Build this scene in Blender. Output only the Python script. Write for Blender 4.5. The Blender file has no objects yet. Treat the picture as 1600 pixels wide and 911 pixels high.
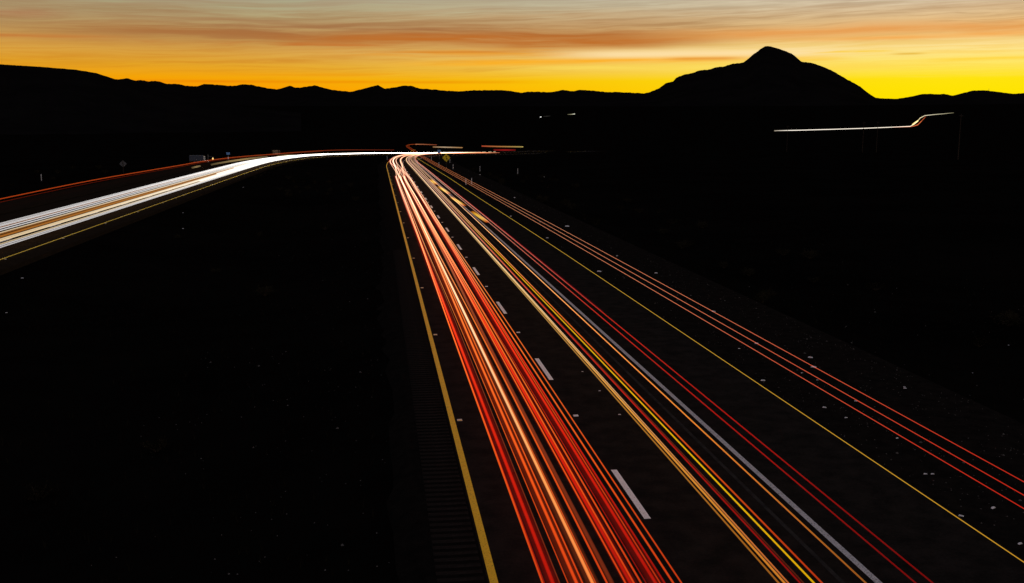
import bpy, bmesh, math, random
from mathutils import Matrix, Vector

random.seed(7)
scene = bpy.context.scene
COL = scene.collection
R = math.radians

# ------------------------------------------------------------------ camera
FPX, HC = 1556.0, 8.5                       # focal length in photo pixels, camera height over the road
TH = math.atan(257 / FPX)                   # pitch down
PS = math.atan(212 * math.cos(TH) / FPX)    # yaw to the right of the road
FW = Vector((math.sin(PS) * math.cos(TH), math.cos(PS) * math.cos(TH), -math.sin(TH)))
RT = Vector((math.cos(PS), -math.sin(PS), 0))
UP = RT.cross(FW)
cam_data = bpy.data.cameras.new("camera")
cam_data.sensor_width = 36.0
cam_data.lens = FPX * 36 / 1600
cam_data.clip_start = 0.2
cam_data.clip_end = 60000
cam = bpy.data.objects.new("camera", cam_data)
COL.objects.link(cam)
cam.matrix_world = Matrix(((RT.x, UP.x, -FW.x, 0), (RT.y, UP.y, -FW.y, 0), (RT.z, UP.z, -FW.z, HC), (0, 0, 0, 1)))
scene.camera = cam

# ------------------------------------------------------------------ exposure and sampling
scene.view_settings.view_transform = 'Standard'
scene.view_settings.look = 'None'
scene.view_settings.exposure = 0
scene.view_settings.gamma = 1
scene.view_settings.use_curve_mapping = False
scene.render.engine = 'CYCLES'
scene.cycles.use_denoising = True
scene.cycles.transparent_max_bounces = 128
scene.cycles.max_bounces = 6
scene.cycles.use_light_tree = True


def lin(c):
    return tuple(((v / 255) / 12.92 if v / 255 <= 0.04045 else ((v / 255 + 0.055) / 1.055) ** 2.4) for v in c[:3])


# ------------------------------------------------------------------ world: dusk sky
world = bpy.data.worlds.new("World")
scene.world = world
world.use_nodes = True
WT = world.node_tree
for n in list(WT.nodes):
    WT.nodes.remove(n)


class NT:
    """small helper to write node maths"""
    def __init__(self, t):
        self.t = t

    def new(self, kind, **kw):
        n = self.t.nodes.new(kind)
        for k, v in kw.items():
            setattr(n, k, v)
        return n

    def put(self, sock, v):
        if hasattr(v, 'is_linked') or isinstance(v, bpy.types.NodeSocket):
            self.t.links.new(v, sock)
        else:
            sock.default_value = v

    def m(self, op, a, b=None, c=None, clamp=False):
        n = self.new('ShaderNodeMath', operation=op, use_clamp=clamp)
        self.put(n.inputs[0], a)
        if b is not None:
            self.put(n.inputs[1], b)
        if c is not None:
            self.put(n.inputs[2], c)
        return n.outputs[0]

    def smooth(self, v, lo, hi, a=0.0, b=1.0):
        n = self.new('ShaderNodeMapRange', interpolation_type='SMOOTHSTEP')
        self.put(n.inputs['Value'], v)
        n.inputs['From Min'].default_value = lo
        n.inputs['From Max'].default_value = hi
        n.inputs['To Min'].default_value = a
        n.inputs['To Max'].default_value = b
        return n.outputs[0]

    def xyz(self, x, y, z):
        n = self.new('ShaderNodeCombineXYZ')
        for i, v in enumerate((x, y, z)):
            self.put(n.inputs[i], v)
        return n.outputs[0]

    def noise(self, vec, scale=1.0, detail=4.0, rough=0.55, dist=0.0):
        n = self.new('ShaderNodeTexNoise')
        self.put(n.inputs['Vector'], vec)
        n.inputs['Scale'].default_value = scale
        n.inputs['Detail'].default_value = detail
        n.inputs['Roughness'].default_value = rough
        n.inputs['Distortion'].default_value = dist
        return n.outputs['Fac']

    def ramp(self, fac, stops):
        n = self.new('ShaderNodeValToRGB')
        cr = n.color_ramp
        while len(cr.elements) < len(stops):
            cr.elements.new(0.5)
        for e, (p, c) in zip(cr.elements, stops):
            e.position = p
        for e, (p, c) in zip(cr.elements, stops):
            e.color = (*c, 1)
        self.put(n.inputs[0], fac)
        return n.outputs[0]

    def mix(self, fac, a, b, blend='MIX'):
        n = self.new('ShaderNodeMix', data_type='RGBA', blend_type=blend)
        self.put(n.inputs[0], fac)
        for i, v in ((6, a), (7, b)):
            if isinstance(v, tuple):
                v = (*v[:3], 1)
            self.put(n.inputs[i], v)
        return n.outputs[2]


w = NT(WT)
sep = w.new('ShaderNodeSeparateXYZ')
WT.links.new(w.new('ShaderNodeTexCoord').outputs['Generated'], sep.inputs[0])
dx, dy, dz = sep.outputs
elev = w.m('MULTIPLY', w.m('ARCSINE', dz), 180 / math.pi)
az = w.m('MULTIPLY', w.m('ARCTAN2', dx, dy), 180 / math.pi)
fac = w.m('SQRT', w.m('DIVIDE', w.m('MAXIMUM', elev, 0.0), 90.0))


def stops(lst):
    return [(math.sqrt(e / 90), lin(c)) for e, c in lst]


skyL = w.ramp(fac, stops([(0, (240, 112, 0)), (2.0, (252, 150, 0)), (2.7, (244, 165, 8)), (3.3, (228, 163, 38)), (4.3, (212, 160, 74)),
                          (5.2, (190, 158, 100)), (6.3, (172, 170, 132)), (8, (146, 154, 138)), (14, (142, 140, 138)), (30, (112, 112, 122)), (90, (84, 87, 102))]))
skyR = w.ramp(fac, stops([(0, (255, 214, 0)), (1.6, (255, 228, 0)), (2.6, (255, 228, 14)), (3.4, (255, 231, 112)), (4.1, (254, 226, 146)),
                          (5.0, (240, 196, 126)), (5.6, (234, 198, 144)), (6.4, (224, 204, 172)), (8, (194, 190, 178)), (14, (162, 160, 156)), (30, (118, 119, 128)), (90, (86, 89, 104))]))
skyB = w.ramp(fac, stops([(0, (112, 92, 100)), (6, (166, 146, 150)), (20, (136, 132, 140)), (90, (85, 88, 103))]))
sky = w.mix(w.smooth(az, -13, 34), skyL, skyR)
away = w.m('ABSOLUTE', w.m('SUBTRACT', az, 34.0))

# thin cirrus: long streaks, lit from below by the set sun
n1 = w.noise(w.xyz(w.m('MULTIPLY', az, 0.10), w.m('MULTIPLY', elev, 0.55), 3.1), 1.0, 3.0)
ew = w.m('ADD', elev, w.m('MULTIPLY', w.m('SUBTRACT', n1, 0.5), 0.7))
st = w.noise(w.xyz(w.m('MULTIPLY', az, 0.055), w.m('MULTIPLY', ew, 1.7), 7.7), 1.0, 6.0, 0.62, 0.4)
st2 = w.noise(w.xyz(w.m('MULTIPLY', az, 0.16), w.m('MULTIPLY', w.m('ADD', ew, w.m('MULTIPLY', az, -0.02)), 4.2), 1.3), 1.0, 6.0, 0.6, 0.3)
stm = w.smooth(st, 0.36, 0.62)
stf = w.smooth(st2, 0.38, 0.62)
strk = w.m('ADD', w.m('MULTIPLY', stm, 0.6), w.m('MULTIPLY', stf, 0.4))


def band(c, wd, a0, a1, soft, col, amt, mod=None, slope=0.0, e=None):
    """an elongated cloud layer: centre elevation c, half height wd (degrees), from azimuth a0 to a1"""
    global sky
    e = elev if e is None else e
    d = w.m('DIVIDE', w.m('SUBTRACT', e, w.m('MULTIPLY_ADD', w.m('SUBTRACT', az, (a0 + a1) / 2), slope, c)), wd)
    g = w.m('EXPONENT', w.m('MULTIPLY', w.m('MULTIPLY', d, d), -1.0))
    g = w.m('MULTIPLY', g, w.smooth(az, a0 - soft, a0 + soft))
    g = w.m('MULTIPLY', g, w.smooth(az, a1 - soft, a1 + soft, 1.0, 0.0))
    if mod is not None:
        g = w.m('MULTIPLY', g, mod)
    g = w.m('MULTIPLY', g, amt, clamp=True)
    sky = w.mix(g, sky, lin(col))


st3 = w.noise(w.xyz(w.m('MULTIPLY', az, 0.13), w.m('MULTIPLY', w.m('ADD', ew, w.m('MULTIPLY', az, -0.03)), 4.6), 4.4), 1.0, 5.0, 0.65, 0.5)
fine = w.smooth(st3, 0.40, 0.68)
full = w.m('MULTIPLY_ADD', strk, 0.6, 0.42)
band(6.05, 0.55, -60, 80, 10, (188, 146, 98), 0.62, strk, e=ew)
band(6.7, 0.35, -60, 80, 10, (176, 160, 132), 0.6, stf)
band(5.6, 1.1, -70, 80, 10, (156, 112, 68), 0.5, fine)
band(5.9, 0.7, -40, -2, 8, (150, 120, 88), 0.6, strk, e=ew)
band(3.6, 0.9, -60, 12, 8, (206, 124, 20), 0.40, fine)
band(3.7, 0.9, 14, 80, 8, (255, 200, 40), 0.42, fine)
band(5.05, 0.62, -17, 17, 7, (170, 112, 62), 1.0, w.m('MULTIPLY_ADD', strk, 0.75, 0.32), e=ew)
band(4.80, 0.38, -3, 17, 5, (192, 108, 38), 1.0, full, e=ew)
band(5.35, 0.24, -11, 5, 4, (160, 112, 72), 0.85, strk, -0.01, e=ew)
band(4.45, 0.13, -13, 2, 4, (196, 104, 36), 0.7, stf)
band(5.05, 0.30, 17, 60, 5, (232, 150, 70), 0.75, full, 0.0, e=ew)
band(4.62, 0.12, 24, 60, 5, (246, 160, 62), 0.7, full)
band(4.1, 0.22, -1, 12, 4, (236, 160, 50), 0.8, stf)
band(4.15, 0.07, 0, 11, 4, (206, 118, 34), 0.6, full, 0.01)
band(3.98, 0.24, 11, 25, 3, (255, 226, 170), 0.85, None)
band(3.62, 0.17, 3, 21, 4, (255, 172, 4), 0.9, full, 0.012)
band(3.72, 0.09, 16.5, 20.2, 1.0, (224, 130, 14), 0.6, None)
band(3.25, 0.20, 9, 26, 4, (255, 222, 96), 0.8, full)
band(3.55, 0.15, -8.5, -2.0, 2.2, (206, 130, 36), 0.65, stf, 0.05)
band(2.86, 0.10, -9, 6, 4, (236, 150, 8), 0.55, stf)
band(2.46, 0.075, -13, 7, 4, (236, 116, 0), 0.75, full, 0.004)
band(5.45, 0.20, -26, -16.5, 1.6, (172, 108, 72), 0.8, full, 0.05)
band(4.36, 0.11, -40, -14, 3, (196, 112, 48), 0.7, full, 0.02)
band(3.96, 0.07, 22.5, 29, 2, (252, 204, 20), 0.75, stf)
band(3.62, 0.14, 21, 25.5, 1.5, (255, 190, 6), 0.7, full)
band(3.78, 0.06, 28.2, 29.5, 0.5, (222, 168, 40), 0.6, None)
band(3.44, 0.09, 30, 60, 2.5, (255, 206, 14), 0.75, full)
band(2.66, 0.12, 27, 60, 3, (255, 226, 70), 0.5, stf)
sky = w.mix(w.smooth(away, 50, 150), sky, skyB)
sky = w.mix(w.smooth(elev, -1.5, -0.2, 1.0, 0.0), sky, lin((14, 11, 10)))
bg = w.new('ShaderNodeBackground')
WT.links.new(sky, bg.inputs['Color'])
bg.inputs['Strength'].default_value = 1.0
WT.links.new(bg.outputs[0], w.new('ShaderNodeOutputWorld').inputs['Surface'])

# ------------------------------------------------------------------ helpers
def ray(px, py):
    return (FW + RT * ((px - 800) / FPX) - UP * ((py - 455.5) / FPX)).normalized()


def at_z(px, py, z=0.0):
    d = ray(px, py)
    t = (z - HC) / d.z
    return Vector((d.x * t, d.y * t, z))


def interp(tab, x):
    if x <= tab[0][0]:
        return tab[0][1]
    for (a, va), (b, vb) in zip(tab, tab[1:]):
        if x <= b:
            t = (x - a) / (b - a)
            if isinstance(va, tuple):
                return tuple(p + (q - p) * t for p, q in zip(va, vb))
            t = t * t * (3 - 2 * t) if tab is not PROFILE else t
            return va + (vb - va) * t
    return tab[-1][1]


def sstep(a, b, x):
    t = min(1, max(0, (x - a) / (b - a)))
    return t * t * (3 - 2 * t)


PROFILE = [(-100, 0), (190, 0), (225, -.05), (245, -.15), (270, -.35), (300, -.7), (325, -1.1), (350, -1.55), (400, -2.6), (450, -3.75),
           (500, -4.95), (560, -6.4), (620, -7.7), (680, -8.6), (750, -9.3), (1000, -10), (99999, -10)]
S0, RAD = 215.0, 1000.0          # straight up to S0, then a right-hand bend of this radius


def road(u, s, h=0.0):
    """u metres right of the camera's line, s metres along the road, h above the road"""
    z = interp(PROFILE, s) + h
    if s <= S0:
        return Vector((u, s, z))
    a = (s - S0) / RAD
    r = RAD - u
    return Vector((RAD - r * math.cos(a), S0 + r * math.sin(a), z))


def unroad(x, y):
    if y <= S0:
        return x, y
    r = math.hypot(RAD - x, y - S0)
    return RAD - r, S0 + RAD * math.atan2(y - S0, RAD - x)


def hsh(i, j):
    n = math.sin(i * 127.1 + j * 311.7) * 43758.5453
    return n - math.floor(n)


def vnoise(x, y):
    i, j = math.floor(x), math.floor(y)
    fx, fy = x - i, y - j
    fx, fy = fx * fx * (3 - 2 * fx), fy * fy * (3 - 2 * fy)
    a = hsh(i, j) * (1 - fx) + hsh(i + 1, j) * fx
    b = hsh(i, j + 1) * (1 - fx) + hsh(i + 1, j + 1) * fx
    return a * (1 - fy) + b * fy


def fbm(x, y, o=4):
    v, a, t = 0, 0.5, 0
    for _ in range(o):
        v += a * vnoise(x, y)
        t += a
        x, y, a = x * 2.03 + 5.2, y * 2.03 + 1.7, a * 0.5
    return v / t


CROSS = [(-400, 1.5), (-120, .3), (-60, -.6), (-45, -.5), (-43.2, -.3), (-42.8, -.28), (-37, -.28), (-36.6, -.28), (-22.4, -.28), (-21.6, -.3), (-16, -1.2), (-9, -1.5),
         (-4, -1.0), (-.3, -.3), (.2, -.25), (18.6, -.25), (19.2, -.3), (24, -1.6), (60, -1.9), (140, -1.4), (400, -1.0)]
FAR = [(0, -10), (1400, -10), (2000, -7), (2500, -2.7), (2900, 5.6), (3400, 25.5), (4000, 50), (5000, 86), (6000, 128), (9000, 190), (40000, 260)]


def lerp_tab(tab, x):
    if x <= tab[0][0]:
        return tab[0][1]
    for (a, va), (b, vb) in zip(tab, tab[1:]):
        if x <= b:
            return va + (vb - va) * (x - a) / (b - a)
    return tab[-1][1]


def ground_z(x, y):
    d = math.hypot(x, y)
    u, s = unroad(x, y)
    far = lerp_tab(FAR, d)
    wgt = max(sstep(500, 1100, d), sstep(260, 700, abs(u)))
    if wgt >= 1:
        return far + (fbm(x / 160, y / 160, 3) - .5) * min(6, d / 500)
    rough = (fbm(x / 7, y / 7, 3) - .5) * .5 * (sstep(19, 26, u) + sstep(-1, -6, u) * sstep(-22, -17, u) + sstep(-44, -50, u))
    near = interp(PROFILE, s) + lerp_tab(CROSS, u) + rough + 3.3 * sstep(26, 44, u) * sstep(430, 540, s)
    return near * (1 - wgt) + far * wgt


def at_ground(px, py, d0=20.0, d1=9000.0):
    d = ray(px, py)
    t = d0
    while t < d1:
        z = HC + d.z * t
        if z <= ground_z(d.x * t, d.y * t):
            break
        t *= 1.004
    return Vector((d.x * t, d.y * t, ground_z(d.x * t, d.y * t)))


def mesh_obj(name, verts, faces, mat, parent=None, smooth=False):
    me = bpy.data.meshes.new(name)
    me.from_pydata([tuple(v) for v in verts], [], faces)
    me.materials.append(mat)
    if smooth:
        me.polygons.foreach_set('use_smooth', [True] * len(me.polygons))
    o = bpy.data.objects.new(name, me)
    COL.objects.link(o)
    if parent is not None:
        o.parent = parent
    return o


def tag(o, label=None, cat=None, group=None, kind=None):
    for k, v in (('label', label), ('category', cat), ('group', group), ('kind', kind)):
        if v:
            o[k] = v
    return o


def empty(name, loc, rz=0.0):
    o = bpy.data.objects.new(name, None)
    COL.objects.link(o)
    o.location = loc
    o.rotation_euler.z = rz
    o.empty_display_size = 0.2
    return o


def copy_tree(o, parent=None):
    c = o.copy()
    COL.objects.link(c)
    c.parent = parent
    for ch in o.children:
        copy_tree(ch, c)
    return c


class MB:
    def __init__(self):
        self.v, self.f = [], []

    def add(self, vs, fs):
        n = len(self.v)
        self.v += [tuple(p) for p in vs]
        self.f += [tuple(i + n for i in q) for q in fs]

    def box(self, x0, x1, y0, y1, z0, z1):
        self.add([(x0, y0, z0), (x1, y0, z0), (x1, y1, z0), (x0, y1, z0), (x0, y0, z1), (x1, y0, z1), (x1, y1, z1), (x0, y1, z1)],
                 [(3, 2, 1, 0), (4, 5, 6, 7), (0, 1, 5, 4), (1, 2, 6, 5), (2, 3, 7, 6), (3, 0, 4, 7)])

    def tube(self, a, b, r0, r1, n=8):
        a, b = Vector(a), Vector(b)
        d = (b - a).normalized()
        e = d.orthogonal().normalized()
        g = d.cross(e)
        vs = []
        for p, r in ((a, r0), (b, r1)):
            for k in range(n):
                t = 2 * math.pi * k / n
                vs.append(p + (e * math.cos(t) + g * math.sin(t)) * r)
        fs = [(k, (k + 1) % n, n + (k + 1) % n, n + k) for k in range(n)]
        fs += [tuple(range(n - 1, -1, -1)), tuple(range(n, 2 * n))]
        self.add(vs, fs)

    def prism(self, pts, y0, y1):
        """outline in x,z extruded along y"""
        n = len(pts)
        vs = [(x, y0, z) for x, z in pts] + [(x, y1, z) for x, z in pts]
        fs = [tuple(range(n)), tuple(range(2 * n - 1, n - 1, -1))] + [((k + 1) % n, k, n + k, n + (k + 1) % n) for k in range(n)]
        self.add(vs, fs)

    def build(self, name, mat, parent=None, smooth=False, bevel=0):
        o = mesh_obj(name, self.v, self.f, mat, parent, smooth)
        bm = bmesh.new()
        bm.from_mesh(o.data)
        bmesh.ops.recalc_face_normals(bm, faces=bm.faces)
        bm.to_mesh(o.data)
        bm.free()
        if bevel:
            md = o.modifiers.new('bevel', 'BEVEL')
            md.width = bevel
            md.segments = 2
        return o


# ------------------------------------------------------------------ materials
def material(name, base, rough=0.9, spec=0.05, var=None, scale=4.0, bump=0.0, bscale=30.0, metal=0.0, chip=0.0):
    m = bpy.data.materials.new(name)
    m.use_nodes = True
    t = NT(m.node_tree)
    b = m.node_tree.nodes['Principled BSDF']
    b.inputs['Roughness'].default_value = rough
    b.inputs['Specular IOR Level'].default_value = spec
    b.inputs['Metallic'].default_value = metal
    co = t.new('ShaderNodeTexCoord').outputs['Object']
    if var:
        f = t.noise(co, scale, 6.0, 0.6)
        f2 = t.noise(co, scale * 9, 3.0, 0.6)
        f = t.smooth(t.m('ADD', t.m('MULTIPLY', f, .65), t.m('MULTIPLY', f2, .35)), .32, .68)
        colr = t.mix(f, base, var)
        if chip:      # worn away to the asphalt in small flakes
            cf = t.noise(co, 26.0, 5.0, .7)
            colr = t.mix(t.smooth(cf, .60 - chip * .1, .66 - chip * .1), colr, (.03, .026, .024))
        t.put(b.inputs['Base Color'], colr)
    else:
        b.inputs['Base Color'].default_value = (*base, 1)
    if bump:
        bn = t.new('ShaderNodeBump')
        bn.inputs['Strength'].default_value = bump
        bn.inputs['Distance'].default_value = 0.02
        t.put(bn.inputs['Height'], t.noise(co, bscale, 4.0, .6))
        m.node_tree.links.new(bn.outputs[0], b.inputs['Normal'])
    return m


M_asphalt = material('asphalt', (.010, .0085, .0076), .9, 0, (.024, .0192, .0165), 1.6, .5, 60)
M_asphalt_old = material('old_asphalt', (.015, .0105, .0072), .9, 0, (.022, .015, .010), .8, .5, 60)
M_gravel = material('gravel', (.014, .0108, .009), .95, 0, (.006, .0048, .0042), 2.2, .8, 18)
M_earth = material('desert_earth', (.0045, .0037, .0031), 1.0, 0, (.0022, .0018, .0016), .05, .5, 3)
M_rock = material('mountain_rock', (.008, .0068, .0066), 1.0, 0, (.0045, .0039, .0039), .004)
M_white = material('white_road_paint', (.95, .94, .93), .45, .8, (.82, .80, .78), 9, .3, 80, chip=.05)
M_white_dim = material('dimmed_worn_white_paint', (.62, .60, .62), .6, .4, (.46, .44, .46), 5, .3, 80, chip=.5)  # greyer base stands in for less headlight than on the dashes; flakes are wear
M_yellow = material('yellow_road_paint', (1.0, .66, .015), .6, .15, (.92, .56, .01), 7, .3, 80, chip=.1)
M_worn = material('worn_grey_paint', (.045, .041, .038), .85, 0, (.018, .0165, .0155), 3)
M_reflW = material('white_reflector', (.88, .88, .86), .3, .5)
M_reflY = material('amber_reflector', (.85, .55, .10), .3, .5)
M_marker = material('marker_plastic', (.70, .68, .62), .5, .3)
M_plastic = material('white_plastic', (.78, .77, .74), .5, .3, (.6, .58, .55), 5)
M_signY = material('yellow_sign_face', (.95, .70, .02), .45, .3)
M_black = material('black_print', (.012, .012, .012), .6, .2)
M_blue = material('blue_sign_face', (.18, .42, .85), .45, .3)
M_steel = material('galvanised_steel', (.15, .15, .15), .6, .3, (.10, .10, .10), 6, metal=.3)
M_board = material('sign_board', (.52, .38, .25), .7, .2, (.42, .30, .19), 3)
M_wood = material('post_wood', (.06, .042, .03), .85, .05, (.035, .024, .017), 6)
M_grey = material('grey_metal', (.075, .085, .115), .6, .2, (.05, .058, .08), 3)
M_rubber = material('tyre_rubber', (.02, .02, .02), .8, .1)
M_leaf = material('scrub_leaf', (.022, .017, .010), .9, 0, (.013, .0115, .0065), 3)
M_stem = material('scrub_stem', (.05, .036, .024), .9, .05)
M_litter = material('pale_litter', (.92, .90, .92), .5, .3, (.8, .78, .8), 12)
M_stone = material('pale_stone', (.13, .12, .11), .9, 0, (.06, .055, .05), 8)
M_grass = material('dry_grass', (.015, .012, .007), .95, 0, (.009, .0075, .0045), 2)

M_glow = bpy.data.materials.new('lamp_light')
M_glow.use_nodes = True
g_ = NT(M_glow.node_tree)
for n in list(M_glow.node_tree.nodes):
    M_glow.node_tree.nodes.remove(n)
em = g_.new('ShaderNodeEmission')
M_glow.node_tree.links.new(g_.new('ShaderNodeVertexColor', layer_name='glow').outputs['Color'], em.inputs['Color'])
ad = g_.new('ShaderNodeAddShader')
M_glow.node_tree.links.new(em.outputs[0], ad.inputs[0])
M_glow.node_tree.links.new(g_.new('ShaderNodeBsdfTransparent').outputs[0], ad.inputs[1])
M_glow.node_tree.links.new(ad.outputs[0], g_.new('ShaderNodeOutputMaterial').inputs['Surface'])

# ------------------------------------------------------------------ ground sheet
def grow(a, step, k, end):
    out = [a]
    while abs(out[-1]) < end:
        out.append(out[-1] + step)
        step *= k
    return out


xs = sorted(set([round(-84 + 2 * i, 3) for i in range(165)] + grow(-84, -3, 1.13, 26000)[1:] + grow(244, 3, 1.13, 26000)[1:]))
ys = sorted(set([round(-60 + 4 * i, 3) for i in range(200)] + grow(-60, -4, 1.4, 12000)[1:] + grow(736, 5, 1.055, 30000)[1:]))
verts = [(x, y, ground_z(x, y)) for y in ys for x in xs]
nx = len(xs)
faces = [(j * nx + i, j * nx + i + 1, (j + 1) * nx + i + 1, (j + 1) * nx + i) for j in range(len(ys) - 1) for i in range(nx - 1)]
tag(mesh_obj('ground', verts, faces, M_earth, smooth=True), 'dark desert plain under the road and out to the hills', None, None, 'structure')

# ------------------------------------------------------------------ mountains
def ridge(name, label, outline, depth, front, back, seed, amp=1.0, x_pad=(0, 0)):
    """crest traced as directions, set at its own distance; slopes fall away before and behind the crest"""
    pts = []
    ncol = 0
    px0, px1 = outline[0][0], outline[-1][0]
    n = max(40, int((px1 - px0) / 1.5))
    rows = [-1, -.8, -.62, -.46, -.32, -.2, -.1, -.04, 0, .06, .18, .4, .7, 1]
    vs = []
    for i in range(n + 1):
        px = px0 + (px1 - px0) * i / n
        py = lerp_tab(outline, px) + (fbm(px / 3 + seed, seed, 4) - .5) * amp * 1.2
        d = ray(px, py)
        dist = depth if not callable(depth) else depth(px)
        k = 1 / math.hypot(d.x, d.y)
        hx, hy = d.x * k, d.y * k
        zc = HC + d.z * k * dist
        for r in rows:
            off = r * (front if r < 0 else back)
            x, y = hx * (dist + off), hy * (dist + off)
            base = lerp_tab(FAR, dist + off) - 25
            t = (1 - abs(r)) ** (1.35 if r < 0 else 1.1)
            rid = (fbm(px / 22 + seed, abs(r) * 5 + seed, 4) - .5) * .36 * (1 - t) * (1 if r != 0 else 0) * (1 - abs(r))
            vs.append((x, y, base + (zc - base) * max(0, t + rid)))
    m = len(rows)
    fs = [(i * m + j, (i + 1) * m + j, (i + 1) * m + j + 1, i * m + j + 1) for i in range(n) for j in range(m - 1)]
    return tag(mesh_obj(name, vs, fs, M_rock, smooth=True), label, None, None, 'structure')


ridge('hill', 'broad dark hill sloping down to the right', [(-260, 104), (-120, 98), (0, 100.5), (60, 104), (120, 109), (150, 114), (175, 122), (200, 130), (240, 143), (290, 155), (360, 165), (470, 176)],
      3400, 1500, 1600, 3.3, .8)
ridge('mountain_range', 'long low jagged mountain range along the horizon',
      [(40, 118), (120, 120), (185, 124), (197, 122), (213, 126), (220, 125), (232, 127), (243, 126), (262, 131), (272, 131), (279, 131), (290, 134), (308, 135), (319, 131), (330, 132),
       (344, 132.5), (355, 134), (369, 134), (378, 131.5), (392, 132), (404, 135), (418, 138), (434, 139.5), (443, 137), (453, 134), (462, 137), (472, 136.5), (481, 135), (492, 133.5),
       (505, 137), (520, 140.5), (548, 143.5), (560, 140.5), (570, 138), (580, 135), (591, 133), (601, 138.5), (616, 136.5), (628, 134), (642, 134), (655, 138), (680, 140),
       (700, 142), (718, 142.5), (740, 141), (790, 141), (803, 143), (817, 144.8), (824, 143), (860, 144), (880, 140.5), (894, 142.5), (905, 140.5), (925, 141.5), (945, 143.5), (985, 144.5),
       (1008, 146), (1060, 147), (1140, 150), (1260, 156), (1360, 160)], lambda px: 11000 + 900 * math.sin(px / 130), 3500, 3000, 1.1, 1.2)
ridge('mountain', 'steep conical mountain with a pointed summit and two shoulders',
      [(930, 158), (970, 150), (1005, 146.5), (1016, 143.5), (1029, 138.5), (1040, 130), (1052, 127), (1057, 121), (1070, 116.5), (1082, 114), (1095, 109.5), (1106, 109), (1117, 105.5),
       (1130, 104), (1145, 99.5), (1162, 97.6), (1172, 89), (1187, 77.4), (1195, 72.0), (1204, 72.2), (1215, 75.2), (1225, 79), (1237, 83.5), (1245, 90), (1252, 96), (1269, 98.4), (1284, 103.5), (1300, 110),
       (1318, 121), (1335, 130), (1345, 136), (1356, 145), (1368, 152.5), (1385, 154.5), (1420, 160), (1470, 167), (1540, 174)], 8200, 2300, 1800, 9.2, 1.3)
ridge('mountain_range', 'low rounded range beside the conical mountain with a small mast',
      [(1300, 160), (1370, 153.5), (1400, 154.5), (1420, 151.5), (1440, 147), (1455, 146.5), (1465, 147.5), (1475, 146.5), (1488, 149.5), (1500, 146.5), (1520, 141.5), (1540, 141), (1555, 143),
       (1570, 145), (1583, 146.5), (1600, 145.5), (1640, 140), (1700, 146), (1800, 150), (1900, 155)], 10400, 3200, 2500, 5.4, 1.0)

# ------------------------------------------------------------------ carriageways
def ribbon(name, us, s0, s1, step, mat, h=0.0, skirt=0.0, parent=None, path=road, crown=0.0):
    vs, fs = [], []
    n = max(1, int(math.ceil((s1 - s0) / step)))
    prof = [(u, h - crown * abs(u - (us[0] + us[-1]) / 2)) for u in us]
    if skirt:
        prof = [(us[0] - .12, h - skirt)] + prof + [(us[-1] + .12, h - skirt)]
    for i in range(n + 1):
        s = s0 + (s1 - s0) * i / n
        for u, hh in prof:
            vs.append(path(u, s, hh))
    m = len(prof)
    for i in range(n):
        for j in range(m - 1):
            fs.append((i * m + j, i * m + j + 1, (i + 1) * m + j + 1, (i + 1) * m + j))
    return mesh_obj(name, vs, fs, mat, parent)


road_main = tag(ribbon('road', [1.9, 3.8, 5.7, 9.2, 12.6], -50, 780, 5, M_asphalt, 0, .5), 'dark two lane carriageway with paved shoulders', None, None, 'structure')
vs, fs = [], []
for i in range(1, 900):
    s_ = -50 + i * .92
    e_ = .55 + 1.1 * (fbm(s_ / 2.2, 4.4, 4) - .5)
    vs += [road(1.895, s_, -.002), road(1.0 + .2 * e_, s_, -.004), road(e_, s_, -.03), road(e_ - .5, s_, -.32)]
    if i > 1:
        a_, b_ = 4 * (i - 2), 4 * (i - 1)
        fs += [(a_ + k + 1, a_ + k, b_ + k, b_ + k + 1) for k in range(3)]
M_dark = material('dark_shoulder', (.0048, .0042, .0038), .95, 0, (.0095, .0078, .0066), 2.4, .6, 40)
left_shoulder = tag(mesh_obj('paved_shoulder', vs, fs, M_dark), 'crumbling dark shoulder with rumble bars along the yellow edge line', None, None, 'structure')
shoulder = tag(ribbon('gravel_shoulder', [12.66, 15, 18.5], -50, 780, 5, M_gravel, -.03, .5), 'strip of gravel beside the paved shoulder', None, None, 'structure')
road_back = tag(ribbon('road', [-36.4, -31.8, -28.1, -24.4, -22.6], -50, 780, 5, M_asphalt_old, 0, .5), 'opposite carriageway beyond the median', None, None, 'structure')
road_side = tag(ribbon('side_road', [-42.6, -37.2], -50, 780, 5, M_asphalt_old, .02, .5), 'narrow road beyond the opposite carriageway', None, None, 'structure')

# painted lines
ribbon('edge_line', [1.94, 2.10], -50, 780, 3, M_yellow, .006, 0, road_main)
ribbon('edge_line', [9.15, 9.29], -50, 780, 3, M_white_dim, .006, 0, road_main)
ribbon('worn_line', [8.50, 8.60], -50, 780, 3, M_worn, .005, 0, road_main)
ribbon('pavement_joint', [7.46, 7.50], -50, 400, 3, M_worn, .005, 0, road_main)
for k in range(-4, 60):
    s = 7.9 + 12.3 * k
    ribbon('lane_dash', [5.65, 5.80], s, s + 3.2, 1.6, M_white, .006, 0, road_main)
ribbon('edge_line', [-24.47, -24.33], -50, 780, 3, M_yellow, .006, 0, road_back)
ribbon('edge_line', [-31.87, -31.73], -50, 780, 3, M_white, .006, 0, road_back)
for k in range(0, 60):
    s = 4 + 12.3 * k
    ribbon('lane_dash', [-28.17, -28.03], s, s + 3.2, 1.6, M_white, .006, 0, road_back)
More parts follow.
